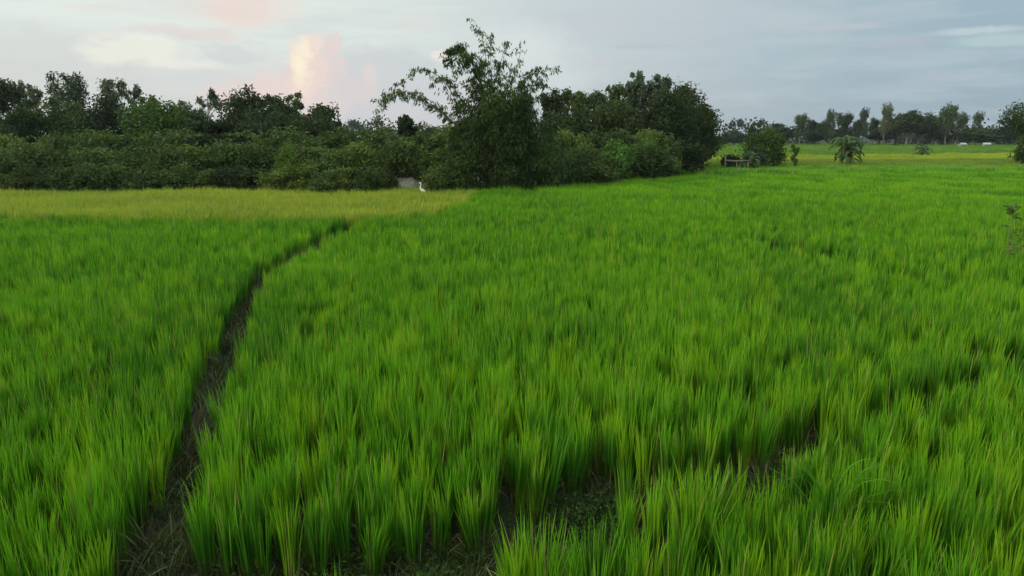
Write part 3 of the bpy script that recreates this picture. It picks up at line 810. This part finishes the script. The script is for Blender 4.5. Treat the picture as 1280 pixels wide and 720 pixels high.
# far line on the right
FV = [grow(10, 4.2, .22, 1800 + i, 'tall' if i < 4 else 'dense', .42, .20, [M_L_OLIVE, M_L_DARK, M_L_EUC, M_L_DARK, M_L_DARK, M_L_OLIVE][i], 46 if i < 4 else 54, 75, .17 if i < 4 else .16) for i in range(6)]
GF = 'trees of the far line across the fields'
for i, (px, top, w, v, lab) in enumerate([
    (1003, 139, 22, 0, 'pale-stemmed slender tree at the left end of the far tall row'),
    (1015, 146, 16, 1, None), (1024, 150, 14, 1, None), (1033, 146, 16, 0, None),
    (1041, 134, 16, 2, 'slender far tree with a small clear head, left of the triangular one'),
    (1057, 137, 28, 1, 'triangular far tree above the larger banana plant'),
    (1074, 146, 18, 1, None),
    (1082, 132, 15, 2, 'thin far tree with a bare neck and oval head, right of the triangular one'),
    (1094, 144, 18, 1, None),
    (1110, 126, 18, 2, 'far tree with the highest pointed tip, left end of the dense far block'),
    (1124, 136, 34, 4, None), (1138, 132, 36, 4, None), (1153, 135, 34, 4, None), (1164, 144, 26, 5, None),
    (1188, 126, 30, 0, 'airy grey far tree, tallest on the right half of the far line'),
    (1172, 140, 24, 0, None), (1203, 138, 24, 2, None), (1212, 160, 30, 5, None),
    (1225, 137, 17, 2, 'lone far tree with a tufted top standing above the low hedge'),
    (1240, 157, 34, 4, None), (1262, 155, 40, 4, None), (1290, 152, 44, 4, None), (1330, 150, 44, 4, None),
    (985, 154, 30, 4, None), (972, 154, 34, 5, 'round-topped dark tree behind the shrubs of the middle distance'),
    (918, 163, 34, 5, 'light low round tree at the left end of the far line'), (902, 170, 30, 5, None), (884, 171, 34, 5, None), (1232, 163, 36, 5, None), (1100, 158, 40, 4, None), (1050, 158, 40, 4, None), (1020, 160, 34, 4, None), (1180, 160, 40, 4, None),
]):
    Y = 172 + (i * 37 % 11) * 1.6
    tm, cm = FV[v]; t = atd(px, top, Y); h = t.z
    e = empty('eucalyptus_tree' if v in (0, 2) else 'tree', (t.x, Y, 0), (i * 1.7) % 6.28)
    k = w / F * Y / 4.2 * (.8 if v < 4 else 1); e.scale = (k, k, h / 10)
    tag(e, lab or (('low ' if top > 150 else '') + ('dark' if v != 0 and v != 2 else 'pale slender') + ' far-line tree ' + side(px, MF, 'beside')), 'tree', GF)
    link('trunk', tm, e); link('crown', cm, e)
# far-off wood behind everything
def wood():
    r = np.random.default_rng(5); nC = 900
    X = np.concatenate([r.uniform(-330, 20, 500), r.uniform(20, 330, 400)])
    Y = 225 + r.uniform(0, 14, nC) ; Z = r.uniform(.5, 6.0, nC) * (1 + .2 * np.sin(X * .11))
    Pt, d, n = clump_points(r, np.stack([X, Y, Z], 1), r.uniform(1.4, 2.6, nC), 60)
    Pt[:, 2] = np.maximum(Pt[:, 2], .1)
    me = leaves_mesh('far_wood', Pt, d + r.standard_normal((n, 3)) * .6, r.uniform(.7, 1.3, n), r.uniform(.4, .8, n), M_L_DARK, r.uniform(0, 1, n), r)
    tag(link('distant_wood', me), 'hazy wooded skyline far beyond the fields', kind='stuff')
wood()

# ------------------------------------------------------------------ thicket of shrubs
BV = []
for i in range(8):
    mt = [M_L_MID, M_L_MID, M_L_OLIVE, M_L_MID, M_L_MID, M_L_DARK, M_L_LIGHT, M_L_BRIGHT][i]
    BV.append(grow(2.6, 2.6, .0, 1900 + i, 'dense', .20, .075, mt, 62, 70, .13, .02, low=True))
GB = 'shrubs of the thicket'
def shrub(px, top, wpx, Y, v, label, group, rz=0.0):
    t = atd(px, top, Y)
    e = empty('shrub', (t.x, Y, 0), rz); k = wpx / F * Y / 2.6
    e.scale = (k, k, t.z / 2.6)
    tag(e, label, 'shrub', group)
    link('stems', BV[v][0], e); link('foliage', BV[v][1], e)
r = np.random.default_rng(9)
LB = {0: 'low front shrub of the left thicket, ', 1: 'middle shrub of the left thicket, ', 2: 'tall back shrub of the thicket, '}
for layer, (Y0, tp, w0, step, vs) in enumerate([(31.3, 208, 52, 27, (0, 3, 5, 2, 4)), (33.5, 183, 66, 25, (0, 1, 2, 4, 3, 1)), (38.5, 167, 74, 25, (1, 3, 4, 2, 0, 1))]):
    px = -110
    while px < 580:
        Yh = Y0 + r.uniform(-.5, .8) + (.8 if px < 0 else 0) - (px > 400) * 1.2
        if not (layer == 0 and (474 < px < 545)) and not (layer == 1 and 500 < px < 526):
            shrub(px, tp + r.uniform(-7, 8) + (-3 if px > 250 else 0), w0 * r.uniform(.85, 1.25), Yh, int(vs[r.integers(len(vs))]), LB[layer] + side(px, ML), GB + ' on the left', r.uniform(0, 6.28))
        px += step * r.uniform(.8, 1.25)
for px, top, w, Y, v, lab in [(118, 201, 62, 30.9, 2, 'rounded olive shrub overhanging the yellow rice edge, under the parasol-topped eucalyptus'),
                              (358, 176, 40, 32, 6, 'lighter green shrub standing out of the thicket right of the tiered tree'),
                              (100, 160, 80, 42, 6, 'pale green shrub on top of the thicket below the tallest eucalyptus'),
                              (484, 204, 30, 30.9, 4, 'small low shrub at the left end of the pale clay heap'), (544, 207, 26, 31.0, 0, 'small low shrub at the right end of the pale clay heap'),
                              (566, 190, 60, 30.7, 3, 'green shrub beside the white bird at the left foot of the bamboo')]:
    shrub(px, top, w, Y, v, lab, None, px * .1)
# right of the bamboo: along the curved field edge
for i in range(22):
    px = 672 + (i % 11) * 15 + r.uniform(-5, 5)
    ly = i // 11
    Y = np.interp(px, [670, 760, 840], [33.5, 38, 41]) + (0 if ly == 0 else 4)
    top = np.interp(px, [670, 720, 760, 810, 850], [190, 182, 186, 178, 186]) - (0 if ly == 0 else 20) + r.uniform(-6, 6)
    shrub(px, top, 58 if ly == 0 else 66, Y, int([3, 0, 1, 2, 4][r.integers(5)]), ['field-edge shrub, ', 'taller second-row shrub, '][ly] + side(px, MG), GB + ' right of the bamboo', r.uniform(0, 6))
for px, top, w, Y, v, lab in [(770, 172, 60, 38.5, 7, 'bright green shrub in the middle of the grove front'), (806, 170, 52, 40, 7, 'bright green shrub right of the other bright one, before the dark grove'),
                              (832, 192, 46, 42, 0, 'low rounded shrub at the right foot of the grove'), (862, 176, 50, 46, 5, 'dark bush under the ragged last tree of the grove'),
                              (745, 200, 70, 36, 2, 'dull low shrub spilling onto the wide green field')]:
    shrub(px, top, w, Y, v, lab, None, px * .1)

# ------------------------------------------------------------------ bamboo
def bamboo():
    Y0 = 32.2
    root = atd(625, 215, Y0)
    e = empty('bamboo_clump', (root.x, Y0, 0))
    tag(e, 'tall feathery bamboo clump with arching culms against the sky, centre of the view', 'bamboo')
    base = np.array([root.x, Y0, 0])
    r = np.random.default_rng(42)
    culms = [
        ([(473, 147), (474, 128), (488, 113), (510, 112), (532, 126), (556, 142), (574, 160), (598, 190), (618, 222)], 1.0, -.6, .0),
        ([(470, 128), (485, 120), (505, 117), (525, 124), (548, 138), (572, 158), (600, 190), (620, 222)], .8, -1.1, .0),
        ([(502, 108), (508, 93), (528, 84), (548, 92), (562, 108), (572, 132), (592, 170), (618, 222)], .75, -.3, .0),
        ([(540, 108), (552, 92), (562, 100), (572, 125), (590, 165), (616, 222)], 1.0, .6, 0),
        ([(562, 82), (563, 60), (574, 51), (587, 68), (594, 92), (602, 125), (612, 170), (620, 222)], 2.2, .2, 0),
        ([(570, 95), (576, 66), (586, 62), (598, 95), (606, 130), (620, 222)], 1.5, -.7, 0),
        ([(594, 27), (602, 42), (606, 62), (611, 94), (615, 130), (622, 222)], .85, 0, 0),
        ([(612, 44), (613, 62), (614, 92), (618, 130), (624, 222)], .6, .9, 0),
        ([(634, 52), (628, 68), (623, 94), (620, 130), (624, 222)], .75, .4, 0),
        ([(651, 50), (651, 70), (642, 98), (632, 132), (628, 222)], .32, -.5, 0),
        ([(679, 84), (667, 85), (653, 103), (641, 132), (630, 222)], .9, .5, 0),
        ([(694, 92), (691, 78), (681, 88), (664, 112), (646, 145), (630, 222)], .45, -.2, 0),
        ([(686, 112), (676, 98), (664, 108), (650, 130), (632, 222)], .9, .9, 0),
        ([(600, 72), (604, 90), (610, 120), (618, 222)], 1.2, -.9, 0),
        ([(585, 100), (592, 112), (602, 140), (618, 222)], 1.6, .8, 0),
        ([(640, 78), (636, 100), (628, 135), (624, 222)], 1.0, -.8, 0),
        ([(660, 95), (652, 112), (642, 140), (628, 222)], 1.1, 1.1, 0),
        ([(626, 80), (624, 100), (622, 140), (622, 222)], 1.2, .2, 0),
    ]
    # extra inner culms
    for i in range(20):
        tx = r.uniform(562, 694); ty = 108 + abs(tx - 625) * .35 + r.uniform(-14, 18)
        culms.append(([(tx, ty), (tx * .8 + 625 * .2, ty + 14), (tx * .45 + 625 * .55, (ty + 222) / 2 + 8), (r.uniform(610, 640), 222)], .95, r.uniform(-1.6, 1.6), 0))
    for pts, dens, dy, _ in culms:
        pts = pts[::-1]; m = len(pts)
        P = np.array([tuple(atd(x, y, Y0 + dy * (i / (m - 1)))) for i, (x, y) in enumerate(pts)])
        P[0] = base + np.array([r.uniform(-.5, .5), r.uniform(-.4, .4), -.05])
        # resample smoothly
        s = np.concatenate([[0], np.cumsum(np.linalg.norm(np.diff(P, axis=0), axis=1))])
        q = np.linspace(0, s[-1], 26)
        Q = np.stack([np.interp(q, s, P[:, k]) for k in range(3)], 1)
        for _ in range(3): Q[1:-1] = (Q[:-2] + Q[1:-1] * 2 + Q[2:]) / 4
        Q -= base
        mb = MB(); mb.tube(Q, np.linspace(.038, .006, 26), 6)
        # twigs and drooping leaf sprays from the upper part
        f0 = .38
        LC, LD, TT = [], [], []
        total = s[-1]; ns = int(total * 10.5 * (1 - f0) * (.55 + .45 * dens))
        for k in range(ns):
            f = f0 + (1 - f0) * (k + r.uniform(0, 1)) / ns
            c = np.array([np.interp(f * 25, np.arange(26), Q[:, j]) for j in range(3)])
            tl = r.uniform(.18, .62) * (1.25 - .55 * f)
            a = r.uniform(0, 6.28); d = np.array([math.cos(a), math.sin(a) , r.uniform(-.5, .5)])
            tipp = c + d * tl + np.array([0, 0, -.12 * tl])
            mb.tube([c, (c + tipp) / 2 + (0, 0, .03), tipp], [.006, .005, .003], 3)
            nl = r.poisson(5 + 7 * dens)
            for _ in range(nl):
                g = r.uniform(.3, 1.08)
                LC.append(c + (tipp - c) * g + r.normal(0, .055, 3)); LD.append(d * .45 + r.normal(0, .35, 3) + np.array([0, 0, -.75])); TT.append(r.uniform(0, 1))
        cu = link('culm', mb.mesh('culm', M_CULM), e)
        n = len(LC)
        lv = leaves_mesh('leaves', np.array(LC), np.array(LD), r.uniform(.15, .26, n), r.uniform(.038, .062, n), M_L_BAMBOO, np.array(TT), r)
        link('leaves', lv, cu)
    # leafy lower mass
    nC = 300
    X = r.normal(0, 1.0, nC).clip(-2.0, 2.0) * 1.28 + .1 ; Yy = r.uniform(-1.3, 1.3, nC)
    topz = 4.4 - np.abs(X - .1) ** 1.7 * .42
    Z = topz * r.uniform(.05, 1, nC) ** .7
    Cc = np.stack([X, Yy, Z], 1)
    Pt, d, n = clump_points(r, Cc, r.uniform(.22, .48, nC), 80, 1.0)
    Pt[:, 2] = np.maximum(Pt[:, 2], .05)
    D = d * .4 + r.standard_normal((n, 3)) * .4; D[:, 2] -= .7
    lv = leaves_mesh('lower_leaves', Pt, D, r.uniform(.13, .25, n), r.uniform(.035, .06, n), M_L_BAMBOO, np.clip(np.repeat(r.uniform(0, .7, nC), 80) + r.uniform(0, .3, n), 0, 1), r)
    link('lower_foliage', lv, e)
bamboo()

# ------------------------------------------------------------------ banana plants and odd plants on the right
def banana_leaf(r, L, wid, az_, up, drop):
    K_ = 9; t = np.linspace(0, 1, K_ + 1)
    th = up + (drop - up) * t ** .9
    ds = L / K_; hx = np.concatenate([[0], np.cumsum(np.cos((th[1:] + th[:-1]) / 2) * ds)]); hz = np.concatenate([[0], np.cumsum(np.sin((th[1:] + th[:-1]) / 2) * ds)])
    P = np.stack([hx * math.cos(az_), hx * math.sin(az_), hz], 1)
    side = np.array([-math.sin(az_), math.cos(az_), 0])
    w = wid * np.clip(t / .18, .08, 1) * np.clip((1 - t) / .3, .05, 1) ** .6
    V, Fa, n = [], [], 0
    for i in range(K_):                       # torn blade: separate flaps each side of the midrib
        for sgn in (-1, 1):
            sag = r.uniform(.15, .8); sh = r.uniform(-.03, .05)
            a, b = P[i], P[i] + (P[i + 1] - P[i]) * r.uniform(.8, 1.0)
            V += [a, b, b + side * sgn * w[i + 1] - (0, 0, sag * w[i + 1]) + (P[i + 1] - P[i]) * sh * 4, a + side * sgn * w[i] - (0, 0, sag * w[i])]
            Fa.append((n, n + 1, n + 2, n + 3)); n += 4
    return np.array(V), np.array(Fa)
def banana(px, py_base_top, top, Y, nleaf, L, label, seed, tilt=0.0, stem_h=.55):
    r = np.random.default_rng(seed); t = atd(px, top, Y)
    e = empty('banana_plant', (t.x, Y, 0)); tag(e, label, 'banana plant')
    sh = t.z * stem_h
    for s in range(3):
        off = np.array([r.uniform(-.6, .6), r.uniform(-.4, .4), 0]); hh = sh * (1 if s == 0 else r.uniform(.5, .85))
        mb = MB(); top_p = off + np.array([tilt * hh + r.uniform(-.1, .1), 0, hh])
        mb.tube([off + (0, 0, -.05), (off + top_p) / 2, top_p], [.13, .11, .07], 8)
        st = link('stem', mb.mesh('stem', M_CULM), e)
        for k in range(nleaf):
            zf = r.uniform(.35, 1.0) if k % 2 else 1.0; org = off + (top_p - off) * zf
            V, Fa = banana_leaf(r, L * r.uniform(.6, 1.1), .17 * r.uniform(.8, 1.2), r.uniform(0, 6.28), r.uniform(.7, 1.45), r.uniform(-1.65, -1.35))
            me = mesh_np('leaf', V + org, Fa, M_BANANA, {'tint': np.full(len(V), r.uniform(0, 1))})
            link('leaf', me, e)
    return e
banana(1062, 200, 155, 58, 22, 1.7, 'large drooping banana plant at the edge of the yellow strip, below the triangular far tree', 3, .05, .66)
banana(930, 205, 170, 52, 14, 1.15, 'banana plant with hanging dry leaves beside the low wooden rail', 4, .1, .5)
banana(1152, 185, 167, 88, 9, 1.5, 'small banana plant standing in the distant bright green rice', 5, 0, .5)
# shrubby things round it
for nm, lab, px, top, w, Y, mat, bf, nc, kind, lw_ in [
    ('tree', 'bushy low tree right of the banana plant by the wooden rail', 960, 163, 62, 56, M_L_LIGHT, .1, 52, 'dense', True),
    ('tree', 'dark tree with thin twigs above the banana plant by the wooden rail', 948, 152, 34, 74, M_L_DARK, .25, 30, 'dense', False),
    ('sapling', 'thin pale green sapling standing in the olive rice, left of the large banana plant', 995, 178, 9, 50, M_L_LIGHT, .25, 14, 'tall', False),
    ('tree', 'dark feathery tree cut by the right edge of the view', 1292, 128, 66, 62, M_L_DARK, .45, 60, 'dense', False),
    ('shrub', 'dark green bush under the feathery tree at the right edge', 1284, 166, 34, 60, M_L_MID, .0, 30, 'dense', True),
    ('shrub', 'low dark bush at the foot of the banana plant by the wooden rail', 915, 190, 30, 54, M_L_DARK, .0, 16, 'dense', True),
    ('shrub', 'grey green bush between the banana plant and the bushy low tree', 944, 181, 26, 53, M_L_EUC, .0, 16, 'dense', True),
]:
    tree(nm, lab, 'tree' if nm == 'tree' else nm, px, top, w, Y, kind, mat, int(px) + 3000, base_f=bf, nclump=nc, per=70, crad=.16 if nc > 12 else .3, ll=.26, lw=.11, low=lw_ and bf < .2, trunk_r=.03 if nm != 'tree' else None)

def tube_obj(name, tubes, mat, parent=None, k=6):
    mb = MB()
    for pts, rad in tubes: mb.tube(pts, rad, k)
    return link(name, mb.mesh(name, mat), parent)
# low wooden rail
q0 = atd(906, 199, 50); q1 = atd(938, 199, 50)
e = empty('wooden_rail', (q0.x, 50, 0)); tag(e, 'low rough wooden rail on posts left of the banana plant', 'fence')
wd = q1.x - q0.x
tube_obj('rail', [([(0, 0, 1.12), (wd * .5, 0, 1.06), (wd, 0, 1.10)], .05)], M_WOOD, e)
for k in (0.05, .5, .95): tube_obj('post', [([(wd * k, .05, -.05), (wd * k - .03, .05, 1.45 if k < .1 else 1.15)], .05)], M_WOOD, e)
t0 = atd(978, 172, 60)
o = tube_obj('wooden_post', [([(0, 0, -.05), (.03, 0, 1.2), (-.12, 0, t0.z)], [.09, .08, .07])], M_BARK_PALE)
o.location = (t0.x, 60, 0); tag(o, 'bare pale wooden post right of the bushy low tree', 'post')

# tall weed in the rice at the right edge
x, y = at(1264, 330)
y = 12.5; x = atd(1266, 270, y).x
e = empty('tall_weed', (x, y, 0)); tag(e, 'tall weed with flat leaf sprays rising above the rice at the right edge', 'weed')
r = np.random.default_rng(31); mb = MB(); stem = np.array([(0, 0, 0), (.02, 0, .6), (-.02, 0, 1.1), (.0, 0, 1.62)]); mb.tube(stem, [.012, .01, .008, .004], 6)
LC, LD = [], []
for k in range(16):
    z = r.uniform(.75, 1.6); a = r.uniform(0, 6.28); d = np.array([math.cos(a), math.sin(a), .12]); L = r.uniform(.2, .5) * (1.9 - z) / .9
    mb.tube([(0, 0, z), d * L * .5 + (0, 0, z), d * L + (0, 0, z)], [.005, .004, .002], 4)
    for j in range(14):
        g = r.uniform(.2, 1); LC.append(d * L * g + np.array([0, 0, z]) + r.normal(0, .025, 3)); LD.append(d + r.normal(0, .6, 3) * (1, 1, .3))
link('stem', mb.mesh('stem', M_CULM), e)
n = len(LC); link('leaves', leaves_mesh('leaves', np.array(LC), np.array(LD), r.uniform(.06, .12, n), r.uniform(.02, .035, n), M_L_LIGHT, r.uniform(0, 1, n), r), e)

# ------------------------------------------------------------------ bird, pale heap, far sheds
p = atd(528, 219, 29.2)
e = empty('egret', (p.x, 29.2, 0)); e.scale = (.68, .68, .85); tag(e, 'small white egret at the far edge of the yellow rice, left of the bamboo foot', 'bird')
Z0 = .62
mb = MB()
mb.tube([(.22, 0, Z0 - .02), (.12, 0, Z0 + .03), (0, 0, Z0 + .07), (-.10, 0, Z0 + .12), (-.15, 0, Z0 + .20), (-.12, 0, Z0 + .30), (-.10, 0, Z0 + .38), (-.13, 0, Z0 + .44), (-.17, 0, Z0 + .45), (-.20, 0, Z0 + .445)],
        [.01, .06, .085, .07, .04, .026, .024, .034, .03, .012], 10)
for s in (-.03, .03): mb.tube([(0, s, Z0 + .05), (.01, s, Z0 - .3), (0, s, 0)], [.02, .009, .008], 6)
link('body', mb.mesh('egret', M_WHITE), e)
tube_obj('beak', [([(-.19, 0, Z0 + .445), (-.29, 0, Z0 + .43)], [.011, .002])], M_BEAK, e)

c = atd(510, 214, 31.5)
r = np.random.default_rng(8)
g = 26; U, Vv = np.meshgrid(np.linspace(-1, 1, g), np.linspace(-1, 1, g)); R = np.hypot(U, Vv)
Zm = .98 * np.clip(1 - R ** 2, 0, 1) ** .8 * (1 - .28 * (U > .1) * U) + .05 * sinnoise(U * 2, Vv * 2, 6, 1.0) * (R < .95) + .03 * sinnoise(U * 9, Vv * 9, 7, 1.0) * (R < .95)
Vm = np.stack([U * 1.35, Vv * .8, Zm - .02], -1).reshape(-1, 3)
I = (np.arange(g - 1)[:, None] * g + np.arange(g - 1)[None]).ravel()
o = link('clay_heap', mesh_np('clay_heap', Vm, np.stack([I, I + 1, I + g + 1, I + g], 1), M_CLAY, smooth=True), None, (c.x, 31.6, 0))
tag(o, 'pale bare clay heap showing between the shrubs left of the bamboo', 'earth heap')

def shed(px, py, wpx, Y, label, rz):
    p = atd(px, py, Y); w = wpx / F * Y / .6
    e = empty('shed', (p.x, Y, 0), rz); e.scale = (.42, .42, .5); tag(e, label, 'shed')
    mb = MB(); mb.box((-w / 2, -1.2, 0), (w / 2, 1.2, 1.7)); link('wall', mb.mesh('wall', M_WALL, False), e)
    mb = MB()
    y0, y1 = -1.5, 1.5; x0, x1 = -w / 2 - .25, w / 2 + .25; zt = 2.35; ze = 1.62
    mb.add([(x0, y0, ze), (x1, y0, ze), (x1, 0, zt), (x0, 0, zt), (x1, y1, ze), (x0, y1, ze), (x0, y0, ze + .08), (x1, y0, ze + .08), (x1, 0, zt + .08), (x0, 0, zt + .08), (x1, y1, ze + .08), (x0, y1, ze + .08)],
           [(6, 7, 8, 9), (9, 8, 10, 11), (0, 3, 2, 1), (3, 5, 4, 2), (0, 1, 7, 6), (5, 11, 10, 4), (0, 6, 9, 3), (3, 9, 11, 5), (1, 2, 8, 7), (2, 4, 10, 8)])
    link('roof', mb.mesh('roof', M_ROOF, False), e)
    mb = MB(); mb.box((-.4, -1.26, 0), (.4, -1.203, 1.5)); link('door', mb.mesh('door', M_WOOD, False), e)
shed(1204, 173, 13, 168, 'small white-roofed shed under the airy grey far tree', .35)
shed(1234, 173, 11, 170, 'smaller pale shed under the lone far tree, right of the other shed', -.2)

# ------------------------------------------------------------------ haze
if HAZE:
    mb = MB(); mb.box((-1700, -1700, -1.2), (1700, 2000, 17))
    m = bpy.data.materials.new('haze_air'); m.use_nodes = True; T_ = m.node_tree; T_.nodes.clear()
    out = T_.nodes.new('ShaderNodeOutputMaterial'); v = T_.nodes.new('ShaderNodeVolumePrincipled')
    v.inputs['Color'].default_value = (.86, .92, .98, 1); v.inputs['Density'].default_value = HAZE; v.inputs['Anisotropy'].default_value = .2
    T_.links.new(v.outputs[0], out.inputs['Volume'])
    o = link('haze', mb.mesh('haze', m, False)); tag(o, kind='stuff')
sc.cycles.max_bounces = 8
sc.cycles.transparent_max_bounces = 8
sc.cycles.use_denoising = True
